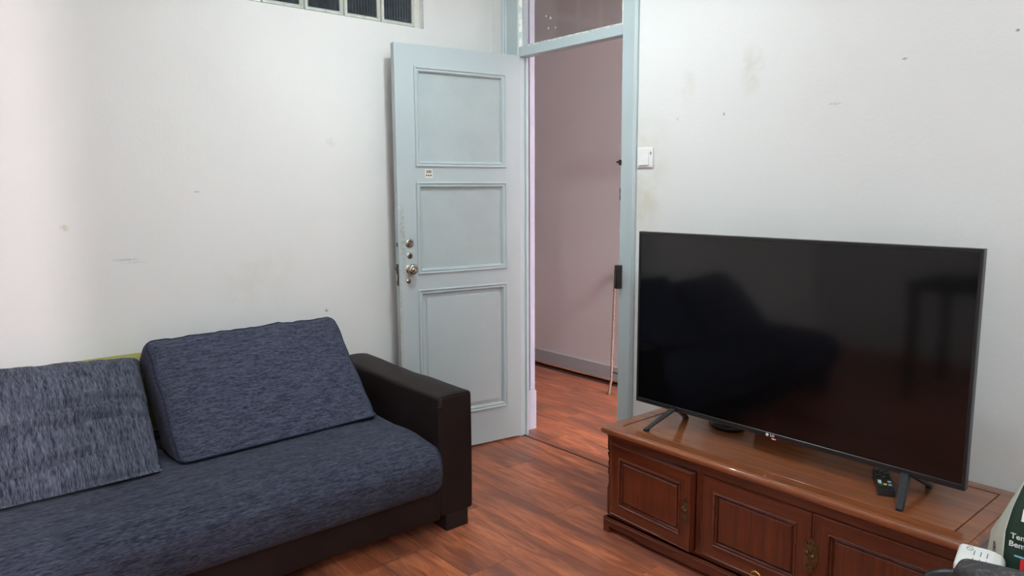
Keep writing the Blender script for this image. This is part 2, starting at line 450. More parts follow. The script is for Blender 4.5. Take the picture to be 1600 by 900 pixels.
for i in range(ny_ + 1):
    for j in range(nz_ + 1):
        a = -.076 + .152 * i / ny_; b = .017 + .152 * j / nz_
        V.append((.003 + .0036 * math.cos(j * PI / 2.0) + .0018 * math.cos(i * PI / 2), a, b))
for i in range(ny_):
    for j in range(nz_):
        q = i * (nz_ + 1) + j; Fc.append((q, q + nz_ + 1, q + nz_ + 2, q + 1))
face_me = bpy.data.meshes.new('ribbed_face'); face_me.from_pydata(V, [], Fc); face_me.materials.append(M_blockface)
for row in range(2):
    for k in range(6):
        b = bpy.data.objects.new('glass_block', rim_me); C.objects.link(b); b.parent = win
        b.location = (-.034, WY1 - .030 - BP * (k + .5) - (WY0 + WY1) / 2, .008 + row * .198)
        f = bpy.data.objects.new('ribbed_face', face_me); C.objects.link(f); f.parent = b
# ------------------------------------------------------------------ door frame with transom
fr = empty('door_2', (.56, 0, 0)); tag(fr, 'pale blue-grey painted door frame with glazed transom above the doorway', 'door frame', kind='structure')
def fobj(name, bm, mat, **k):
    o = obj(name, bm, mat, fr, **k); o.matrix_parent_inverse = Matrix.Translation((-.56, 0, 0)); return o
HX = .2337
def post_prof(x0, x1, flip):
    # stepped casing on the outer side, flat post inside
    w_ = x1 - x0
    pts = [(0, .05), (0, -.012), (.010, -.022), (.018, -.022), (.022, -.015), (.030, -.015), (.034, -.008), (w_ - .004, -.008), (w_, -.004), (w_, .05)]
    return [((x0 + u) if not flip else (x1 - u), v) for u, v in pts]
bm = bmesh.new(); addprism(bm, post_prof(OX0, .225, False), lambda u, v, z: (u, v, z), 0, OZ); fobj('post', bm, M_frame)
bm = bmesh.new(); addprism(bm, post_prof(.919, OX1, True), lambda u, v, z: (u, v, z), 0, OZ); fobj('post', bm, M_frame)
fobj('transom_bar', box(.225, .919, -.006, .05, 2.0, 2.044, .002, 1), M_frame)
fobj('head', box(.225, .919, -.006, .05, 2.48, OZ, .002, 1), M_frame)
fobj('stop', box(.225, .236, .036, .05, 0, 2.0), M_frame)
bm = bmesh.new(); sweep_frame(bm, .225, .919, 2.044, 2.48, [(0, -.003), (.004, -.005), (.010, .004), (.010, .012)], lambda a, b, h: (a, h, b)); fobj('glazing_bead', bm, M_bead)
fobj('transom_pane', box(.2251, .9189, .014, .018, 2.0441, 2.4799), M_glass)
fobj('lining', box(OX0, .163, .05, .15, 0, OZ), M_lining)
fobj('lining', box(.168 - .005, .172, .118, .154, 0.22, OZ, .002, 1), M_lining)
fobj('lining', box(.99, OX1, .05, .15, 0, OZ), M_lining)
fobj('lining', box(.163, .99, .05, .15, OZ - .03, OZ), M_lining)
bm = bmesh.new(); addprism(bm, [(.052, 0), (.156, 0), (.156, .216), (.150, .224), (.052, .224)], lambda u, v, x: (x, u, v), .163, .180); fobj('plinth_block', bm, M_lining)
# small pale spots on the transom pane
for (x, z, r) in ((.44, 2.155, .006), (.425, 2.11, .005), (.41, 2.17, .004), (.475, 2.105, .004)):
    bm = bmesh.new(); addlathe(bm, [(0, .003), (r * .7, .002), (r, 0)], Matrix.Translation((x, .0138, z)) @ Matrix.Rotation(PI / 2, 4, 'X'), 8); fobj('pale_spot', bm, M_bead, smooth=True)
# lock keeper, small catch and bare patches on the right-hand post
kb = fobj('lock_keeper', box(.914, .940, -.034, -.006, .884, .992, .004, 2), M_brown_metal)
o = obj('keeper_lip', box(.918, .930, -.040, -.034, .895, .975, .002, 1), M_brown_metal, kb)
bm = bmesh.new(); addbox(bm, .912, .926, -.014, -.006, 1.438, 1.462, .002, 1); addtube(bm, [(.905, -.016, 1.452), (.920, -.016, 1.452)], .004, 8); fobj('catch', bm, M_brown_metal)
for z0, z1 in ((1.28, 1.34), (1.14, 1.16)):
    bm = bmesh.new(); addprism(bm, [(.9185, z0), (.923, z0 + .01), (.921, (z0 + z1) / 2), (.924, z1 - .01), (.9185, z1)], lambda u, v, y: (u, y, v), -.0088, -.0075); fobj('bare_patch', bm, M_brown_metal if z0 > 1.2 else M_bead)

# ------------------------------------------------------------------ the open door
TH = .1408; DW = .689; DH = 1.995
dx, dy = -math.sin(TH), -math.cos(TH)
door = empty('door_1', (HX, -.004, .010), math.atan2(dy, dx)); tag(door, 'pale blue-grey three-panel wooden door standing open against the left wall', 'door', kind='structure')
T = .036
P1 = (.086, .592, 1.432, 1.897); P2 = (.086, .592, .916, 1.360); P3 = (.086, .592, .180, .842)
ins = .012
obj('stile', box(0, P1[0] + ins, -T, 0, 0, DH), M_door, door)
obj('stile', box(P1[1] - ins, DW, -T, 0, 0, DH), M_door, door)
for z0, z1 in ((0, P3[2] + ins), (P3[3] - ins, P2[2] + ins), (P2[3] - ins, P1[2] + ins), (P1[3] - ins, DH)):
    obj('rail', box(P1[0] + ins, P1[1] - ins, -T, 0, z0, z1), M_door, door)
fn_d = lambda a, b, h: (a, h, b)
for i, P in enumerate((P1, P2, P3)):
    obj('panel', box(P[0] + ins, P[1] - ins, -T + .008, -.012, P[2] + ins, P[3] - ins), M_panel if i < 2 else M_door, door)
    bm = bmesh.new()
    sweep_frame(bm, P[0], P[1], P[2], P[3], [(0, 0), (.001, .006), (.005, .008), (.009, .006), (.011, .002), (.015, .002), (.017, .005), (.021, .004), (.026, -.004), (.028, -.012)], fn_d)
    obj('moulding', bm, M_door, door)
    if i == 2:
        bm = bmesh.new()
        sweep_frame(bm, P[0] + .026, P[1] - .026, P[2] + .026, P[3] - .026, [(0, -.012), (.018, -.0115), (.0205, -.008), (.0205, -.0045), (.026, -.004)], fn_d)
        vs = [bm.verts.new(fn_d(a, b, -.004)) for a, b in ((P[0] + .052, P[2] + .052), (P[1] - .052, P[2] + .052), (P[1] - .052, P[3] - .052), (P[0] + .052, P[3] - .052))]
        bm.faces.new(vs); obj('raised_field', bm, M_door, door)
def on_door(s, z, h=0): return Matrix.Translation((s, h, z - .010)) @ Matrix.Rotation(-PI / 2, 4, 'X')
bm = bmesh.new(); addlathe(bm, [(.0215, 0), (.0215, .003), (.018, .006), (.015, .0065), (.0125, .004), (.010, .006), (.009, .009), (0, .009)], on_door(.633, 1.080)); k1 = obj('upper_lock', bm, M_chrome, door); smooth_angle(k1, 50)
bm = bmesh.new(); addlathe(bm, [(.0035, 0), (.0035, .0096), (0, .0096)], on_door(.633, 1.080), 12); addbox(bm, .6318, .6342, .008, .0096, 1.062, 1.070); obj('keyhole', bm, M_dark, k1)
bm = bmesh.new(); addlathe(bm, [(.0155, 0), (.0155, .003), (.012, .005), (.008, .0055), (.0075, .008), (0, .008)], on_door(.633, 1.022)); k2 = obj('middle_lock', bm, M_chrome, door); smooth_angle(k2, 50)
bm = bmesh.new(); addlathe(bm, [(.0032, 0), (.0032, .0086), (0, .0086)], on_door(.633, 1.024), 12); addbox(bm, .6314, .6346, .007, .0086, 1.005, 1.013); obj('keyhole', bm, M_dark, k2)
bm = bmesh.new(); addlathe(bm, [(.022, 0), (.022, .003), (.013, .007), (.010, .012), (.010, .020), (.020, .024), (.0255, .031), (.026, .038), (.022, .045), (.013, .048), (.011, .047), (.009, .049), (0, .050)], on_door(.633, .957)); kn = obj('knob', bm, M_chrome, door); smooth_angle(kn, 50)
bm = bmesh.new(); addlathe(bm, [(.0125, 0), (.0125, .003), (.010, .005), (.006, .0055), (.005, .007), (0, .007)], on_door(.641, .899)); k4 = obj('lower_lock', bm, M_chrome, door); smooth_angle(k4, 50)
bm = bmesh.new(); addbox(bm, DW - .0005, DW + .0018, -.028, -.008, .868, .972); fp = obj('lock_faceplate', bm, M_brown_metal, door)
bm = bmesh.new(); addprism(bm, [(DW + .001, -.024), (DW + .014, -.014), (DW + .014, -.012), (DW + .001, -.012)], lambda u, v, z: (u, v, z), .94, .958); obj('latch', bm, M_chrome, fp)
obj('bolt', box(DW + .001, DW + .006, -.022, -.012, .89, .925), M_chrome, fp)
bm = bmesh.new(); addbox(bm, DW - .0005, DW + .001, -.024, -.012, 1.055, 1.075); obj('bolt_hole', bm, M_dark, door)
# hinges
for z in (.25, 1.0, 1.75):
    bm = bmesh.new(); addtube(bm, [(-.003, -T - .004, z), (-.003, -T - .004, z + .09)], .006, 10); obj('hinge', bm, M_frame, door)
# sticker
stk = obj('sticker', box(.504, .544, 0, .0006, 1.380, 1.422), M_cream, door)
MT = Matrix(((-1, 0, 0, 0), (0, 0, 1, 0), (0, 1, 0, 0), (0, 0, 0, 1)))
text_mesh('sticker_print', '300', .019, M_ink, stk, Matrix.Translation((.524, .0007, 1.409)) @ MT, bold=.0006)
for k in (-1, 0, 1):
    bm = bmesh.new(); addlathe(bm, [(.0042, 0), (.0042, .0005), (0, .0005)], Matrix.Translation((.524 + k * .011, .0006, 1.392)) @ Matrix.Rotation(-PI / 2, 4, 'X'), 12); obj('sticker_dot', bm, M_ink, stk)

# ------------------------------------------------------------------ light switch
sw = empty('light_switch', (1.057, 0, 1.466)); tag(sw, 'white rocker light switch on the wall beside the door frame', 'light switch')
obj('plate', box(-.043, .043, -.009, 0, -.043, .043, .004, 3), M_switch, sw)
bm = bmesh.new(); addprism(bm, [(-.009, -.031), (-.0165, -.031), (-.012, .026), (-.009, .026)], lambda u, v, x: (x, u, v), -.031, .024); obj('rocker', bm, M_switch, sw)
obj('indicator', box(.031, .036, -.0100, -.0088, .012, .024), M_vent, sw)

# ------------------------------------------------------------------ sofa
sofa = empty('sofa', (.47, -1.8, 0)); tag(sofa, 'low dark brown leather sofa with a navy slub fabric seat', 'sofa')
SO = Vector((.47, -1.8, 0))
def sobj(name, bm, mat, par=None, **k):
    o = obj(name, bm, mat, par or sofa, **k)
    if par is None: o.matrix_parent_inverse = Matrix.Translation(-SO)
    return o
SEND = -2.77   # open end of the sofa
# arm: soft leather box, flat front with a seam
AX0, AX1, AY0, AY1, AZ0, AZ1 = .06, .886, -.982, -.826, .066, .548
def arm_def(p):
    q = p.copy()
    u = (p.x) / .413
    top = max(0, (p.z - .12) / .12)
    q.z += .010 * top * (1 - (p.y / .078) ** 2) * (1 - .35 * max(0, u) ** 4) + .012 * top * max(0, -u)
    q.y += .006 * (1 - (p.z / .241) ** 2) * (1 if p.y < 0 else -.3) * (-1)
    q += Vector((0, 0, noise.noise(p * 7) * .003 * top))
    return q + Vector(((AX0 + AX1) / 2, (AY0 + AY1) / 2, (AZ0 + AZ1) / 2))
arm = sobj('arm', soft_box((AX1 - AX0) / 2, (AY1 - AY0) / 2, (AZ1 - AZ0) / 2, .016, 26, 8, 16, 4, arm_def), M_leather, smooth=True)
# seams of the arm front: welt across the top and a puckered corner
bm = bmesh.new()
wz = lambda y: AZ1 + .0100 * (1 - ((y - (AY0 + AY1) / 2) / .078) ** 2) * .65 - .004
addtube(bm, [(AX1 - .004, y, wz(y)) for y in [AY0 + .012 + i * (AY1 - AY0 - .022) / 12 for i in range(13)]], .0028, 6)
addtube(bm, [(AX1 - .001, AY0 + .010, AZ1 - .010 - .012 * i) for i in range(4)], .0026, 6)
sobj('arm_seam', bm, M_leather, arm, smooth=True).matrix_parent_inverse = Matrix.Identity(4)
bm = bmesh.new(); addtube(bm, [(AX1 - .012 + .010 * math.sin(i / 6 * PI), AY0 - .002 + .018 * i / 6, AZ1 - .042 + .010 * (i / 6)) for i in range(7)], .004, 6)
sobj('arm_pucker', bm, M_leather, arm, smooth=True)
# base rail and back
def base_def(p):
    q = p.copy(); q.x += .004 * math.sin(p.y * 9) * (1 if p.x > 0 else 0)
    return q + Vector((.475, (-.985 + SEND) / 2, .122))
sobj('base', soft_box(.41, (-.985 - SEND) / 2, .062, .012, 6, 30, 4, 3, base_def), M_leather, smooth=True)
def back_def(p): return p + Vector((.10, (-.985 + SEND) / 2, .230))
sobj('backrest', soft_box(.05, (-.985 - SEND) / 2, .165, .03, 3, 24, 6, 3, back_def), M_leather, smooth=True)
# feet
for (x0, x1, y0, y1) in ((.775, .878, -.955, -.848), (.08, .18, -.955, -.848), (.775, .878, SEND + .02, SEND + .12), (.08, .18, SEND + .02, SEND + .12)):
    sobj('foot', box(x0, x1, y0, y1, 0, .072, .002, 1), M_black)
# seat cushion
SX0, SX1, SZ0, SZ1 = .17, .935, .172, .392
SY_0, SY_1 = SEND - .01, -.988
hx_, hy_, hz_ = (SX1 - SX0) / 2, (SY_1 - SY_0) / 2, (SZ1 - SZ0) / 2
def seat_def(p):
    q = p.copy(); u = p.x / hx_; v = p.y / hy_; t = (p.z / hz_ + 1) / 2
    q.z += .016 * t * (1 - abs(u) ** 3) * (1 - abs(v) ** 8)
    # the front bulges, tucks in at the bottom
    fr_ = max(0, u)
    q.x += fr_ ** 6 * (.018 * (1 - (p.z / hz_) ** 2) - .020 * max(0, -p.z / hz_) ** 2)
    q.z += -.028 * t * fr_ ** 5
    q.y += -.018 * max(0, v) ** 30 * fr_ ** 10 * abs(p.z / hz_) ** 2
    w_ = Vector((p.x * 3, p.y * 1.4, p.z * 3))
    q.z += t * (noise.noise(w_ * 3) * .006 + noise.noise(Vector((p.x * 26, p.y * 3.0, 2))) * .0028 * (1.6 if p.y < .1 else .6))
    q.x += fr_ ** 8 * noise.noise(Vector((p.y * 5, p.z * 14, 5))) * .006
    return q + Vector(((SX0 + SX1) / 2, (SY_0 + SY_1) / 2, (SZ0 + SZ1) / 2))
seat = sobj('seat_cushion', soft_box(hx_, hy_, hz_, .060, 56, 90, 5, 7, seat_def), M_fab_s, smooth=True)
bm = bmesh.new()
pts = []
for i in range(26):
    a = -PI / 2 + PI * i / 25
    pts.append(seat_def(Vector((hx_ - .060 + .0435 * math.cos(a), hy_ - .060 + .0435, (hz_ - .060) * (1 if a > 0 else -1) + .0435 * math.sin(a)))))
addtube(bm, pts, .0032, 6); sobj('seat_piping', bm, M_pipe, seat, smooth=True).matrix_parent_inverse = Matrix.Identity(4)

# ------------------------------------------------------------------ loose back cushions (clamped to the seat they rest on)
ZS = .402
def lean_frame(bx, bz, tx, tz):
    v = Vector((tx - bx, 0, tz - bz)); L = v.length; v.normalize(); n = Vector((-v.z * -1, 0, -v.x)); n = Vector((v.z, 0, -v.x)); return v, n, L
def make_cushion(name, y0, y1, bx, bz, tx, tz, th_, rad, mat, creases, seed, knife=False, topwave=.006, zdrop=0, yaw=0, tilt=0, shear=0):
    v, n, L = lean_frame(bx, bz, tx, tz); W_ = y1 - y0
    org = Vector(((bx + tx) / 2, (y0 + y1) / 2, (bz + tz) / 2)) - n * (th_ / 2)
    base = Vector((org.x, org.y, ZS))
    def dfm(p):
        a = p.x / (W_ / 2); b = p.y / (L / 2); c = p.z / (th_ / 2)
        x, y, z = p.x, p.y, p.z
        edge = max(0, 1 - abs(a) ** 3.0) * max(0, 1 - abs(b) ** 3.0)
        if knife: z = z * (.14 + .86 * (max(0, 1 - abs(a) ** 5) ** .5) * (max(0, 1 - abs(b) ** 4) ** .5))
        z += c * .030 * edge
        z += (1 if c > 0 else 0) * noise.noise(Vector((x * 4, y * 5, seed))) * .014 * min(1, edge * 2)
        for (b0, slope, amp, wd, a0, a1) in creases:
            if c > 0:
                m_ = max(0, min(1, (a - a0) * 5)) * max(0, min(1, (a1 - a) * 5))
                d = (b - b0 - slope * a - .05 * noise.noise(Vector((a * 2.5, b0 * 7, seed)))) / wd
                z += -amp * m_ * math.exp(-d * d) + amp * .5 * m_ * math.exp(-((d - 1.6) ** 2))
        y += max(0, b) ** 6 * (noise.noise(Vector((a * 5, 3, seed))) * topwave + noise.noise(Vector((a * 13, 1, seed))) * topwave * .5)
        x += abs(a) ** 6 * noise.noise(Vector((b * 4, 9 * a, seed))) * .008
        # fine pulls next to the side seams
        if c > 0: z += noise.noise(Vector((a * 2, b * 38, seed))) * .0035 * max(0, abs(a) - .55)
        q = org + Vector((0, 1, 0)) * x + v * y + n * z
        q.y -= shear * (1 - b) / 2 * (a + 1) / 2; q.x -= yaw * a; q.z -= tilt * a * (b + 1) / 2
        if q.z < ZS + .02: q.z = ZS + .02 - (ZS + .02 - q.z) * .08 if q.z > ZS - .20 else ZS + .003
        q.z -= zdrop
        if q.x < .012: q.x = .012
        return q - base
    o = obj(name, soft_box(W_ / 2, L / 2, th_ / 2, rad, 64, 48, 4, 5, dfm), mat, smooth=True, loc=base)
    return o, dfm, W_, L
c2, d2, W2, L2 = make_cushion('back_cushion', -1.842, -1.052, .586, .385, .205, .795, .165, .040, M_fab_h,
    [(-.80, .02, .006, .05, -1, .2), (.1, .1, .003, .1, -1, 0)], 3.0, topwave=.010, yaw=.018)
tag(c2, 'navy slub box cushion with piped edges leaning beside the leather arm', 'cushion', 'loose navy back cushions')
def piping(par, d, W_, L_, th_, side, r=.0034, ins_=.0112, cr=.03):
    pts = []; a, b = W_ / 2 - ins_, L_ / 2 - ins_
    for cx, cy, s0 in ((a - cr, b - cr, 0), (-a + cr, b - cr, PI / 2), (-a + cr, -b + cr, PI), (a - cr, -b + cr, 1.5 * PI)):
        for i in range(9): pts.append((cx + cr * math.cos(s0 + i / 8 * PI / 2), cy + cr * math.sin(s0 + i / 8 * PI / 2)))
    full = []
    for (p, q) in zip(pts, pts[1:] + pts[:1]):
        n_ = max(1, int(math.hypot(q[0] - p[0], q[1] - p[1]) / .02))
        for k in range(n_): full.append((p[0] + (q[0] - p[0]) * k / n_, p[1] + (q[1] - p[1]) * k / n_))
    path = [d(Vector((x, y, side * (th_ / 2 - .0112)))) for x, y in full]
    bm = bmesh.new(); addtube(bm, path, r, 6, closed=True)
    return obj('piping', bm, M_pipe, par, smooth=True)
piping(c2, d2, W2, L2, .165, 1)
c1, d1, W1, L1 = make_cushion('back_cushion', -2.545, -1.852, .648, .390, .215, .780, .15, .022, M_fab_v,
    [(.22, .05, .024, .035, -.3, 1.2), (-.02, .10, .028, .035, -1, .7), (.04, -.1, .016, .03, .3, 1.1), (-.48, .12, .028, .035, -1.1, .5), (-.84, .02, .012, .05, -1, 1), (-.25, .1, .018, .04, -1.1, -.2)], 11.0, knife=True, topwave=.008, tilt=.016, shear=.045)
tag(c1, 'creased navy slub knife-edge cushion at the far left of the sofa', 'cushion', 'loose navy back cushions')
piping(c1, d1, W1, L1, .15, 0, r=.0034, ins_=.0, cr=.035)
# olive cushion wedged behind
def ol_def(p):
    a = p.y / .27; b = p.z / .16; q = p.copy(); q.x *= (.3 + .7 * max(0, 1 - abs(a) ** 3) ** .5 * max(0, 1 - abs(b) ** 3) ** .5)
    return q + Vector((0, 0, .16))
olc = obj('throw_cushion', soft_box(.045, .27, .16, .03, 4, 20, 14, 4, ol_def), M_olive, smooth=True, loc=(.075, -2.02, .500 - .085 + .0)); tag(olc, 'olive green cushion wedged between the wall and the navy cushions', 'cushion')
olc.location.z = .402; olc.scale = (1, .62, .97); olc.location.y = -1.93

# ------------------------------------------------------------------ TV cabinet
CX0, CX1, CY0, CY1, CZ = 1.264, 2.540, -.492, -.012, .4276
cab = empty('tv_cabinet', ((CX0 + CX1) / 2, (CY0 + CY1) / 2, 0)); tag(cab, 'low glossy reddish rosewood cabinet with panelled doors under the television', 'cabinet')
CO = Matrix.Translation((-(CX0 + CX1) / 2, -(CY0 + CY1) / 2, 0))
def cobj(name, bm, mat, par=None, **k):
    o = obj(name, bm, mat, par or cab, **k)
    if par is None: o.matrix_parent_inverse = CO
    return o
BX0, BX1, BY0 = 1.284, 2.520, -.466
# carcass
bm = bmesh.new()
addbox(bm, BX0, BX1, BY0 + .024, CY1 - .004, .066, .395)
cobj('carcass', bm, M_woody)
fy0, fy1 = BY0, BY0 + .024
for (x0, x1) in ((BX0, 1.2955), (1.6905, 1.7145), (2.508, BX1)):
    cobj('stile', box(x0, x1, fy0, fy1, .066, .395, .0012, 1), M_woodz)
for (z0, z1) in ((.362, .395), (.052, .074)):
    cobj('rail', box(BX0 + .012, BX1 - .012, fy0 + .0006, fy1, z0, z1, .0012, 1), M_woodx)
# left side panel with carved edge at the front corner
cobj('side_panel', box(BX0 - .001, BX0 + .02, BY0 + .03, CY1 - .004, .06, .395, .001, 1), M_woody)
cobj('side_panel', box(BX1 - .02, BX1 + .001, BY0 + .03, CY1 - .004, .06, .395, .001, 1), M_woody)
prof = [(.395, .000), (.33, .000), (.325, .007), (.318, -.001), (.302, .004), (.288, .010), (.282, .003), (.268, .004), (.262, .009), (.256, .003), (.236, .002), (.224, .008), (.205, .008), (.190, .004), (.175, .000), (.075, .000), (.066, .006)]
pp = [(BX0 - .004 + d, z) for z, d in prof] + [(BX0 + .006, .066), (BX0 + .006, .395)]
bm = bmesh.new(); addprism(bm, pp, lambda u, v, y: (u, y, v), BY0 - .0008, BY0 + .03); cobj('carved_corner', bm, M_woodz)
# top: frame with mitred corners, bullnose and a sunk panel
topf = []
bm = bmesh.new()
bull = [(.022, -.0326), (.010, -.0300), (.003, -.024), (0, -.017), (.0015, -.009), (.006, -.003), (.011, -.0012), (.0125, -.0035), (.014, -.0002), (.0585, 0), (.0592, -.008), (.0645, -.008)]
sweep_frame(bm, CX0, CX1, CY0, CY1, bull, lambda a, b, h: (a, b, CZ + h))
tf = cobj('top_frame', bm, M_woodtop_lit); smooth_angle(tf, 40)
tp = cobj('top_panel', box(CX0 + .0625, CX1 - .0625, CY0 + .0625, CY1 - .0625, CZ - .03, CZ - .0006, .0020, 2), M_woodtop_lit)
cobj('cornice', box(CX0 + .014, CX1 - .014, CY0 + .020, CY1 - .002, CZ - .040, CZ - .024, .003, 2), M_woodx)
# plinth: cut-out skirt with scrolled bracket feet
def skirt_pts(a, b, flip=False):
    pts = [(a, .060), (a, .0), (a + .028, .0), (a + .033, .004), (a + .034, .012), (a + .030, .018), (a + .026, .016), (a + .026, .021), (a + .032, .025), (a + .042, .026), (a + .050, .0235),
           (a + .155, .0235), (a + .172, .020), (a + .185, .0165)]
    right = [(a + b - x, z) for x, z in pts[::-1]]
    return pts + right
bm = bmesh.new(); addprism(bm, skirt_pts(BX0 - .010, BX1 + .010), lambda u, v, y: (u, y, v), -.480, -.458); cobj('plinth_skirt', bm, M_woodx)
for sx in (BX0 - .010, BX1 - .012):
    bm = bmesh.new(); addprism(bm, [(-.460, .06), (-.460, .0), (-.43, 0), (-.425, .02), (-.40, .0235), (-.10, .0235), (-.07, .02), (-.06, 0), (CY1 - .01, 0), (CY1 - .01, .06)], lambda u, v, x: (x, u, v), sx, sx + .022); cobj('plinth_side', bm, M_woody)
cobj('plinth_bead', box(BX0 - .012, BX1 + .012, -.483, -.455, .046, .0525, .003, 3), M_woodx)
cobj('plinth_bead', box(BX0 - .007, BX1 + .007, -.478, -.455, .0545, .0600, .0027, 3), M_woodx)
cobj('underside', box(BX0 + .01, BX1 - .01, -.455, CY1 - .01, .048, .066), M_woody)
# doors
def cab_door(x0, x1, z0, z1, hinge_x, ang, lock):
    d = empty('cabinet_door', (hinge_x, BY0 - .001, 0), ang); d.parent = cab; d.matrix_parent_inverse = CO
    fn = lambda a, b, h: (a - hinge_x, -h, b)
    st = .050
    for (a0, a1) in ((x0, x0 + st), (x1 - st, x1)):
        s0, s1 = (0, st) if a0 == x0 else (st, 0)
        bm = bmesh.new(); addprism(bm, [(a0, z0 + (0 if a0 == x0 else st)), (a1, z0 + (st if a0 == x0 else 0)), (a1, z1 - (st if a0 == x0 else 0)), (a0, z1 - (0 if a0 == x0 else st))], lambda u, v, h: fn(u, v, h), -.020, .004)
        obj('door_stile', bm, M_woodz, d)
    for (b0, b1) in ((z0, z0 + st), (z1 - st, z1)):
        low = b0 == z0
        bm = bmesh.new(); addprism(bm, [(x0, b0), (x1, b0), (x1 - st, b1), (x0 + st, b1)] if low else [(x0 + st, b0), (x1 - st, b0), (x1, b1), (x0, b1)], lambda u, v, h: fn(u, v, h), -.020, .004)
        obj('door_rail', bm, M_woodx, d)
    bm = bmesh.new(); sweep_frame(bm, x0 + st - .004, x1 - st + .004, z0 + st - .004, z1 - st + .004, [(0, .004), (.001, .0075), (.004, .0085), (.007, .006), (.008, -.004), (.012, -.006)], fn)
    obj('panel_moulding', bm, M_woodx, d)
    bm = bmesh.new(); sweep_frame(bm, x0, x1, z0, z1, [(.0, .002), (.001, .0062), (.004, .0068), (.006, .004)], fn); obj('edge_bead', bm, M_woodx, d)
    p0, p1, q0, q1 = x0 + st + .006, x1 - st - .006, z0 + st + .006, z1 - st - .006
    bm = bmesh.new(); sweep_frame(bm, p0, p1, q0, q1, [(0, -.008), (.008, -.006), (.010, -.002), (.013, .0005), (.016, 0)], fn)
    vs = [bm.verts.new(fn(a, b, 0)) for a, b in ((p0 + .016, q0 + .016), (p1 - .016, q0 + .016), (p1 - .016, q1 - .016), (p0 + .016, q1 - .016))]; bm.faces.new(vs)
    obj('door_panel', bm, M_woodz, d)
    if lock: lock_plate(d, fn, *lock)
    return d
def lock_plate(d, fn, xc, zc, wd, ht):
    # fretted oval plate with a hasp and hanging padlock pin
    n_ = 64; out = []
    for k in range(n_):
        t = 2 * PI * k / n_
        r = 1 + .07 * math.cos(8 * t + .4) * (.4 + .6 * abs(math.sin(t)))
        ex = abs(math.cos(t)) ** .75 * (1 if math.cos(t) > 0 else -1); ez = math.sin(t)
        out.append((xc + wd / 2 * ex * r, zc + ht / 2 * ez * r))
    bm = bmesh.new(); addprism(bm, out, lambda u, v, h: fn(u, v, h), .004, .0065)
    pl = obj('lock_plate', bm, M_brass, d)
    # dark piercings
    for (u, v, r) in ((-.24, .36, .10), (.24, .36, .10), (0, .40, .07), (-.24, -.36, .10), (.24, -.36, .10), (0, -.42, .07)):
        bm = bmesh.new(); addlathe(bm, [(0, .0006), (r * ht * .35, .0006), (r * ht * .35, 0)], Matrix.Translation(fn(xc + u * wd, zc + v * ht, .0066)) @ Matrix.Rotation(PI / 2, 4, 'X') @ Matrix.Diagonal((.7, 1.3, 1, 1)), 10)
        obj('piercing', bm, M_dark, pl)
    bm = bmesh.new(); addtube(bm, [fn(xc - wd * .22, zc + .004, .010), fn(xc + wd * .24, zc - .004, .010)], .0035, 8)
    addlathe(bm, [(.0055, 0), (.0055, .008), (.003, .010), (0, .010)], Matrix.Translation(fn(xc - wd * .2, zc + .010, .006)) @ Matrix.Rotation(PI / 2, 4, 'X'), 12)
    addlathe(bm, [(.0055, 0), (.0055, .008), (.003, .010), (0, .010)], Matrix.Translation(fn(xc + wd * .2, zc + .002, .006)) @ Matrix.Rotation(PI / 2, 4, 'X'), 12)
    obj('hasp', bm, M_brass, pl, smooth=True)
cab_door(1.297, 1.690, .076, .361, 1.297, math.radians(-3.4), (1.668, .222, .024, .092))
cab_door(1.716, 2.1105, .076, .361, 1.716, 0, None)
d3 = cab_door(2.1125, 2.507, .076, .361, 2.507, 0, (2.1115, .226, .046, .104))

# ------------------------------------------------------------------ television
TX0, TX1, TY, TZ0, TZ1 = 1.276, 2.455, -.300, .4925, 1.170
tv = empty('television', ((TX0 + TX1) / 2, TY + .03, CZ)); tag(tv, 'large black flat-screen television standing on two splayed feet', 'television')
TO = Matrix.Translation((-(TX0 + TX1) / 2, -(TY + .03), -CZ))
def tobj(name, bm, mat, par=None, **k):
    o = obj(name, bm, mat, par or tv, **k)
    if par is None: o.matrix_parent_inverse = TO
    return o
bm = bmesh.new()
sweep_frame(bm, TX0, TX1, TZ0, TZ1, [(.006, -.030), (.0005, -.026), (0, -.004), (.001, -.0005), (.0025, 0), (.0085, 0), (.0095, -.003)], lambda a, b, h: (a, TY - h, b))
bz = tobj('bezel', bm, M_bezel)
tobj('lower_bezel', box(TX0 + .004, TX1 - .004, TY - .0006, TY + .02, TZ0 + .0005, TZ0 + .0175, .0012, 1), M_bezel)
tobj('screen', box(TX0 + .0088, TX1 - .0088, TY + .0025, TY + .010, TZ0 + .0155, TZ1 - .0088), M_screen)
bm = bmesh.new(); addbox(bm, TX0 + .004, TX1 - .004, TY + .020, TY + .031, TZ0 + .003, TZ1 - .004, .003, 1); addbox(bm, TX0 + .14, TX1 - .14, TY + .031, TY + .072, TZ0 + .022, TZ0 + .40, .015, 2)
tobj('rear_cover', bm, M_matt)
lgx = 1.868; lgz = TZ0 + .0090
MTV = Matrix(((1, 0, 0, 0), (0, 0, -1, 0), (0, 1, 0, 0), (0, 0, 0, 1)))
bm = bmesh.new(); addlathe(bm, [(.0054, 0), (.0054, .0006), (0, .0006)], Matrix.Translation((lgx - .015, TY - .0006, lgz)) @ Matrix.Rotation(PI / 2, 4, 'X'), 18); tobj('logo_disc', bm, M_wlogo)
o = text_mesh('logo_print', 'LG', .0125, M_wlogo, tv, Matrix.Translation((lgx + .004, TY - .0008, lgz)) @ MTV, bold=.0003); o.matrix_parent_inverse = TO
M_led = emis('standby_led', (1, .04, .08, 1), 1.2)
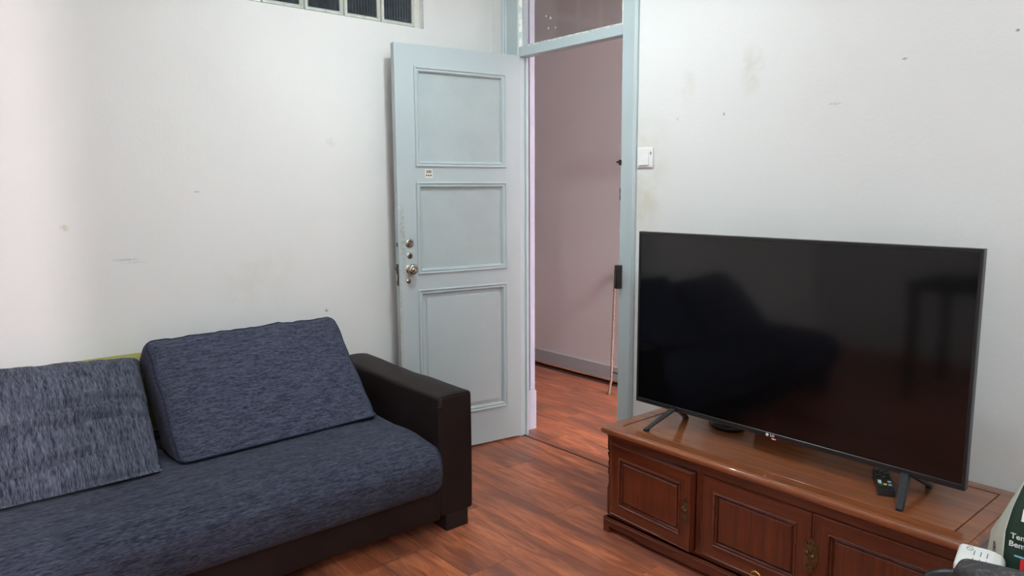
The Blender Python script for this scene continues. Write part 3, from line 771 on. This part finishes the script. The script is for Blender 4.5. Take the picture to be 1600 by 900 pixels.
bm = bmesh.new(); addprism(bm, [(-.016, 0), (.016, 0), (.011, -.006), (-.011, -.006)], lambda u, v, y: (lgx + .006 + u, y, TZ0 + .0012 + v), TY + .002, TY + .010); lw = tobj('sensor_lens', bm, M_black)
bm = bmesh.new(); addbox(bm, lgx + .001, lgx + .016, TY + .0005, TY + .0021, TZ0 - .0035, TZ0 - .0015); tobj('standby_light', bm, M_led)
def tv_foot(xt, zt, tipx, splay):
    f = empty('foot', (0, 0, 0)); f.parent = tv; f.matrix_parent_inverse = TO
    def prong(y_tip, y_top, tip):
        # flat tapered bar from the cabinet top up to the underside of the set
        bm = bmesh.new(); z0 = CZ + .0006; z1 = TZ0 + .012
        w0, w1 = .008, .012
        a = Vector((tip, y_tip, z0)); b = Vector((xt, y_top, z1))
        dirv = 1 if y_top > y_tip else -1
        A = [(-w0, 0, 0), (w0, 0, 0), (w0, dirv * .018, 0), (-w0, dirv * .018, 0)]
        B = [(-w1, -dirv * .002, 0), (w1, -dirv * .002, 0), (w1, dirv * .026, 0), (-w1, dirv * .026, 0)]
        mid = a.lerp(b, .12) + Vector((0, 0, .004))
        va = [bm.verts.new(a + Vector(p)) for p in A]; vm = [bm.verts.new(a + Vector(p) + Vector((0, 0, .006))) for p in A]; vb = [bm.verts.new(b + Vector(p)) for p in B]
        bm.faces.new(va[::-1]); bm.faces.new(vb)
        for P, Q in ((va, vm), (vm, vb)):
            for k in range(4): bm.faces.new((P[k], P[(k + 1) % 4], Q[(k + 1) % 4], Q[k]))
        es = [e for e in bm.edges if len(e.link_faces) == 2 and e.calc_face_angle(0) > .5]
        bmesh.ops.bevel(bm, geom=es, offset=.0015, segments=1, affect='EDGES')
        obj('prong', bm, M_bezel, f)
    prong(-.417, TY + .004, tipx); prong(-.168, TY + .022, xt + (tipx - xt) * .8)
    obj('socket', box(xt - .015, xt + .015, TY + .004, TY + .030, TZ0 - .004, TZ0 + .012, .002, 1), M_bezel, f)
tv_foot(1.462, 0, 1.420, -1); tv_foot(2.296, 0, 2.331, 1)

# things behind the television
pk = empty('media_puck', (1.60, -.15, CZ)); tag(pk, 'flat black rounded box on the cabinet behind the television', 'media box')
bm = bmesh.new(); addlathe(bm, [(.060, 0), (.067, .006), (.068, .016), (.062, .024), (.045, .027), (0, .028)], Matrix.Diagonal((1, .75, 1, 1)), 32); smooth_angle(obj('case', bm, M_black, pk), 60)
bm = bmesh.new(); addtube(bm, [(-.060, 0, .012), (-.085, .01, .012), (-.10, .03, .010), (-.11, .06, .006), (-.10, .10, .005)], .003, 8); obj('lead', bm, M_black, pk, smooth=True)
rb = empty('set_top_box', (1.775, -.085, CZ)); tag(rb, 'dark upright box behind the television, mirrored in the cabinet top', 'media box')
obj('case', box(-.09, .09, -.017, .017, 0.003, .085, .003, 2), M_matt, rb)
obj('rubber_base', box(-.08, .08, -.014, .014, 0, .003), M_black, rb)
def cable(pts, lab, r=.0032):
    bm = bmesh.new(); P = [Vector(p) for p in pts]; path = []
    for i in range(len(P) - 1):
        p0 = P[max(i - 1, 0)]; p1 = P[i]; p2 = P[i + 1]; p3 = P[min(i + 2, len(P) - 1)]
        for k in range(8):
            t = k / 8
            path.append(.5 * ((2 * p1) + (p2 - p0) * t + (2 * p0 - 5 * p1 + 4 * p2 - p3) * t * t + (3 * p1 - p0 - 3 * p2 + p3) * t ** 3))
    path.append(P[-1]); base = P[-1].copy(); addtube(bm, [q - base for q in path], r, 8)
    return tag(obj('cable', bm, M_black, smooth=True, loc=base), lab, 'cable')
cable([(1.66, -.222, .62), (1.665, -.17, .56), (1.69, -.10, .49), (1.70, -.06, .445), (1.73, -.045, CZ + .004), (1.70, -.03, CZ + .004)], 'black cable dropping behind the television beside the rounded box')
cable([(2.02, -.222, .60), (2.0, -.16, .52), (1.96, -.12, .47), (1.92, -.10, .445), (1.874, -.10, CZ + .034)], 'black cable from the television to the upright box')
cable([(2.12, -.222, .62), (2.10, -.16, .52), (2.06, -.10, .45), (2.05, -.06, CZ + .004), (2.02, -.03, CZ + .004)], 'black mains cable dropping behind the right half of the television')

# remote control
ra = math.atan2(-.34 + .18, 2.266 - 2.181)
rc = empty('remote_control', (2.2235, -.2605, CZ), ra); tag(rc, 'slim black remote control lying in front of the television', 'remote control')
bm = bmesh.new(); addprism(bm, [(-.024, .004), (-.020, 0), (.020, 0), (.024, .004), (.022, .020), (-.022, .020)], lambda u, v, x: (x, u, v), -.090, .090); obj('case', bm, M_black, rc)
cols = {(1, 0): M_red, (0, 0): M_red}
bid = 0
for r_ in range(12):
    for c_ in range(3):
        if r_ in (6,) : continue
        x = -.078 + r_ * .0125; y = (c_ - 1) * .0135
        mt = M_vent if (r_ * 3 + c_) % 4 == 0 else M_bezel
        if r_ == 10: mt = (M_green, M_yel, M_cyan)[c_]
        if r_ == 9: mt = (M_wlogo, M_bezel, M_bezel)[c_] if c_ == 0 else M_bezel
        if r_ == 8: mt = M_wlogo if c_ != 1 else M_bezel
        obj('button', box(x - .0042, x + .0042, y - .0048, y + .0048, .0198, .0220, .0006, 1), mt, rc)

# ------------------------------------------------------------------ copper stick in the hall
st = empty('walking_stick', (.011, .965, 0)); tag(st, 'thin coppery ribbed stick leaning in the hall behind the doorway', 'stick')
a = Vector((0, 0, .004)); b = Vector((-.205, .258, .715))
bm = bmesh.new(); path = []; rad = []
for i in range(90):
    t = i / 89; p = a.lerp(b, t)
    if t < .12: p += Vector((-.016, 0, 0)) * (1 - t / .12)
    path.append(p); rad.append(.0085 + (.0016 if (i % 3 == 0 and t > .3) else 0))
addtube(bm, path, rad, 10); obj('shaft', bm, M_copper, st, smooth=True)
bm = bmesh.new(); addtube(bm, [a + Vector((-.018, 0, .014)), a + Vector((-.016, 0, -.004))], .012, 10); obj('ferrule', bm, M_copper, st)
bm = bmesh.new(); addtube(bm, [b, b + Vector((-.008, .004, .03)), b + Vector((.006, .002, .042))], [.012, .013, .011], 10); obj('cap', bm, M_cream, st, smooth=True)
q = a.lerp(b, .19); bm = bmesh.new(); addtube(bm, [q, q + Vector((.045, .012, -.006))], .004, 8); obj('side_pin', bm, M_brown_metal, st)

# ------------------------------------------------------------------ office chair with the shopping
SZT = .440
oc = empty('office_chair', (2.84, -.80, 0), math.radians(6)); tag(oc, 'black office chair with worn loop armrests at the right edge', 'office chair')
def ch_def(p): return Vector((p.x, p.y, p.z + SZT - .04 + (.0 if p.z < 0 else 0)))
obj('seat', soft_box(.238, .225, .04, .030, 10, 10, 2, 4, ch_def), M_matt, oc, smooth=True)
def bk_def(p): return Vector((p.x + .27 + .03 * (p.y / .22) ** 2, p.y, p.z + .74))
obj('backrest', soft_box(.025, .21, .24, .020, 3, 12, 14, 4, bk_def), M_matt, oc, smooth=True)
obj('back_post', box(.20, .275, -.03, .03, .37, .60, .004, 1), M_black, oc)
bm = bmesh.new(); addtube(bm, [(0, 0, .08), (0, 0, .37)], .028, 16); obj('column', bm, M_black, oc, smooth=False)
for k in range(5):
    an = 2 * PI * k / 5 + .3
    bm = bmesh.new(); addtube(bm, [(0, 0, .10), (.15 * math.cos(an), .15 * math.sin(an), .095), (.27 * math.cos(an), .27 * math.sin(an), .07)], [.03, .024, .018], 8)
    lg = obj('base_leg', bm, M_black, oc, smooth=True)
    bm = bmesh.new(); addlathe(bm, [(0, -.014), (.027, -.014), (.027, .014), (0, .014)], Matrix.Translation((.27 * math.cos(an), .27 * math.sin(an), .027)) @ Matrix.Rotation(an + PI / 2, 4, 'Z') @ Matrix.Rotation(PI / 2, 4, 'Y'), 16); addbox(bm, .27 * math.cos(an) - .008, .27 * math.cos(an) + .008, .27 * math.sin(an) - .008, .27 * math.sin(an) + .008, .03, .075); obj('caster', bm, M_black, lg)
for s in (-1,):
    ya = s * .262
    pts = [(.13, ya, .625), (.04, ya, .630), (-.10, ya, .632), (-.175, ya, .628), (-.222, ya, .606), (-.236, ya, .56), (-.220, ya, .50), (-.17, ya, .44), (-.08, ya, .40), (.06, ya, .39), (.15, ya, .42), (.19, ya, .50), (.18, ya, .585)]
    P = [Vector(p) for p in pts]; path = []
    for i in range(len(P)):
        p0, p1, p2, p3 = P[i - 1], P[i], P[(i + 1) % len(P)], P[(i + 2) % len(P)]
        for k in range(6):
            t = k / 6; path.append(.5 * ((2 * p1) + (p2 - p0) * t + (2 * p0 - 5 * p1 + 4 * p2 - p3) * t * t + (3 * p1 - p0 - 3 * p2 + p3) * t ** 3))
    bm = bmesh.new(); addtube(bm, path, .0135, 10, closed=True); lp = obj('arm_loop', bm, M_black, oc, smooth=True)
    def pad_def(p, ya=ya): 
        return Vector((p.x - .03, p.y * (1 - .25 * max(0, -p.x / .15) ** 3) + ya, p.z + .645 - .006 * (p.x / .15) ** 2))
    obj('arm_pad', soft_box(.155, .034, .020, .018, 16, 4, 2, 4, pad_def), M_pad, lp, smooth=True)
    obj('arm_bracket', box(-.02, .05, min(s * .12, s * .262), max(s * .12, s * .262), .375, .396, .002, 1), M_black, oc)

# shopping bag standing on the chair seat
bag = empty('shopping_bag', (2.80, -.645, SZT)); tag(bag, 'dark green shopping bag with white side gusset standing on the chair', 'shopping bag')
BH = .20; TOPH = .34
fl_ = [(-.135, -.075), (.15, -.075), (.18, .070), (-.193, .025)]     # plan: front-left, front-right, back-right, back-left
def lerp2(a, b, t): return (a[0] + (b[0] - a[0]) * t, a[1] + (b[1] - a[1]) * t)
def interp(z, tab):
    for (z0, v0), (z1, v1) in zip(tab, tab[1:]):
        if z <= z1: return v0 + (v1 - v0) * (z - z0) / (z1 - z0)
    return tab[-1][1]
def level(z):
    fx = interp(z, [(0, -.135), (.17, -.135), (.26, -.116), (.34, -.090)]); bx = interp(z, [(0, -.193), (.09, -.193), (.216, -.139), (.34, -.092)])
    fy = interp(z, [(0, -.075), (.17, -.075), (.34, -.012)]); by = interp(z, [(0, .025), (.09, .025), (.34, -.008)])
    by2 = interp(z, [(0, .07), (.15, .07), (.34, -.008)])
    return [(fx, fy), (.15, fy), (.17, by2), (bx, by)]
zs = [0, .05, .10, .15, .20, .235, .27, .305, .34]
def face_grid(i, j, mat, name, nu=10, bulge=0):
    V = []; Fc = []
    for z in zs:
        L_ = level(z); a, b = L_[i], L_[j]
        nx, ny = (b[1] - a[1]), -(b[0] - a[0]); nl = math.hypot(nx, ny) or 1
        for k in range(nu + 1):
            t = k / nu; x, y = lerp2(a, b, t)
            e = bulge * math.sin(PI * t) * math.sin(PI * min(1, z / .30)) + .004 * noise.noise(Vector((t * 5, z * 22, i * 3))) * math.sin(PI * t)
            V.append((x + nx / nl * e, y + ny / nl * e, z + .001))
    n1 = nu + 1
    for r_ in range(len(zs) - 1):
        for k in range(nu): Fc.append((r_ * n1 + k, r_ * n1 + k + 1, (r_ + 1) * n1 + k + 1, (r_ + 1) * n1 + k))
    o = obj(name, (V, Fc), mat, bag, smooth=True)
    md = o.modifiers.new('thick', 'SOLIDIFY'); md.thickness = .0012; md.offset = -1
    return o
ff = face_grid(0, 1, M_bag, 'front_face', 14, .008)
face_grid(1, 2, M_bagside, 'gusset'); face_grid(2, 3, M_bag, 'back_face', 14)
gs = face_grid(3, 0, M_bagside, 'gusset', 10, .004)
obj('base_panel', ([(x, y, .001) for x, y in fl_], [(0, 1, 2, 3)]), M_bagside, bag)
# print on the front face
def on_bag(x, z, tilt=0):
    yy = level(z)[0][1] - .0135
    lean = math.atan2(level(min(z + .01, .34))[0][1] - level(max(z - .01, 0))[0][1], .02)
    return Matrix.Translation((x, yy, z)) @ MTV @ Matrix.Rotation(-lean, 4, 'X')
o = text_mesh('bag_print', 'Temos pelo', .017, M_wlogo, ff, on_bag(-.122, .150), align='LEFT', bold=.0003)
o = text_mesh('bag_print', 'Bem fazer a', .017, M_wlogo, ff, on_bag(-.124, .132), align='LEFT', bold=.0003)
for k, (ch_, mt) in enumerate((('J', M_red), ('U', M_green), ('M', M_yel))):
    text_mesh('bag_logo', ch_, .052, mt, ff, on_bag(-.095 + k * .030, .082), bold=.0025)
bm = bmesh.new(); addbox(bm, -.112, .05, level(.1)[0][1] - .0140, level(.1)[0][1] - .0132, .106, .1095); obj('logo_line', bm, M_cyan, ff)
bm = bmesh.new(); addbox(bm, -.116, .05, level(.06)[0][1] - .0140, level(.06)[0][1] - .0132, .056, .0595); obj('logo_line', bm, M_cyan, ff)
text_mesh('bag_print', 'PINT', .036, M_wlogo, ff, on_bag(-.108, .196), align='LEFT', bold=.0010)
text_mesh('bag_print', 'R', .040, M_ink, gs, Matrix.Translation((-.1640, -.0330, .085)) @ Matrix.Rotation(math.atan2(-.10, .058), 4, 'Z') @ MTV, bold=-.0005)

# white vented box on the seat
vb = empty('charger_box', (2.640, -.785, SZT), math.radians(12)); tag(vb, 'small white vented plastic box behind the black armrest', 'charger')
def vb_def(p):
    q = p.copy(); q.z += -.012 * max(0, p.x / .044) ** 3; return q + Vector((0, 0, .052))
obj('case', soft_box(.044, .055, .051, .010, 6, 8, 6, 4, vb_def), M_wplas, vb, smooth=True)
for r_ in range(2):
    for k in range(3):
        x = -.012 + k * .012 ; y = .012 - r_ * .040
        obj('vent_slot', box(x - .0008, x + .0008, y - .012, y + .012, .1025, .1036), M_vent, vb)
bm = bmesh.new(); addtube(bm, [(-.022 + .006 * math.cos(i / 14 * 2 * PI), .03 + .010 * math.sin(i / 14 * 2 * PI), .1032) for i in range(14)], .0007, 5, closed=True); addtube(bm, [(-.027, .033, .1032), (-.018, .027, .1032)], .0007, 5); obj('embossed_mark', bm, M_vent, vb)

# brass ring stand in front of the cabinet
rs = empty('ring_stand', (2.062, -.70, 0)); tag(rs, 'thin gold ring just entering the frame in front of the cabinet', 'ring stand')
bm = bmesh.new(); addlathe(bm, [(0, 0), (.04, 0), (.04, .006), (.006, .010), (.004, .16), (0, .16)], n=20); obj('base', bm, M_gold, rs)
bm = bmesh.new(); addtube(bm, [(.016 * math.cos(i / 24 * 2 * PI), .004, .218 + .016 * math.sin(i / 24 * 2 * PI)) for i in range(24)], .0022, 8, closed=True); addtube(bm, [(0, 0, .158), (0, .004, .203)], .0022, 8); obj('ring', bm, M_gold, rs, smooth=True)

# ------------------------------------------------------------------ the part of the room that the screen mirrors
tb = empty('side_table', (1.75, -3.25, 0)); tag(tb, 'dark table behind the camera, mirrored faintly in the television', 'table')
obj('table_top', box(-.5, .5, -.32, .32, .70, .745, .004, 1), M_matt, tb)
for sx in (-1, 1):
    for sy in (-1, 1): obj('leg', box(sx * .46 - .025, sx * .46 + .025, sy * .28 - .025, sy * .28 + .025, 0, .70, .002, 1), M_matt, tb)

# ------------------------------------------------------------------ lamps
def pendant(name, loc, ztop, r, col, strength, label, flat=1.0):
    t = empty(name, (loc[0], loc[1], ztop)); tag(t, label, 'lamp')
    dz = loc[2] - ztop
    bm = bmesh.new(); addlathe(bm, [(0, 0), (.05, 0), (.05, -.012), (.015, -.03), (0, -.03)], n=20); obj('ceiling_rose', bm, M_switch, t)
    bm = bmesh.new(); addtube(bm, [(0, 0, -.02), (0, 0, dz + r * flat + .05)], .003, 8); obj('cord', bm, M_switch, t)
    bm = bmesh.new(); addlathe(bm, [(0, .06), (.012, .06), (.018, .05), (.018, .0), (0, 0)], Matrix.Translation((0, 0, dz + r * flat - .008)), 16); obj('socket', bm, M_switch, t)
    bm = bmesh.new(); bmesh.ops.create_uvsphere(bm, u_segments=24, v_segments=14, radius=r, matrix=Matrix.Translation((0, 0, dz)) @ Matrix.Diagonal((1, 1, flat, 1))); obj('bulb', bm, emis(name + '_glow', col, strength), t, smooth=True)
    return t
pendant('pendant_lamp', (1.02, -.88, 2.42), ZC, .045, (.875, .975, 1, 1), BULB, 'flat white glass lamp hanging from the living room ceiling', .15)
pendant('added_fill_lamp', (3.35, -1.9, 2.50), ZC, .15, (.865, .97, 1, 1), FILL_BULB, 'unseen white globe lamp added above the camera as soft fill light')  # added lamp, out of view, evens out the room light
pendant('hall_lamp', (5.0, .48, 1.95), ZC, .30, (.95, .96, 1, 1), HALL_BULB, 'large white globe hanging at the far right end of the hall')
pendant('next_room_lamp', (XR + 1.2, -3.10, 2.2), ZC, .035, (1, .87, .92, 1), SIDE_BULB, 'small pinkish bulb hanging in the next room')
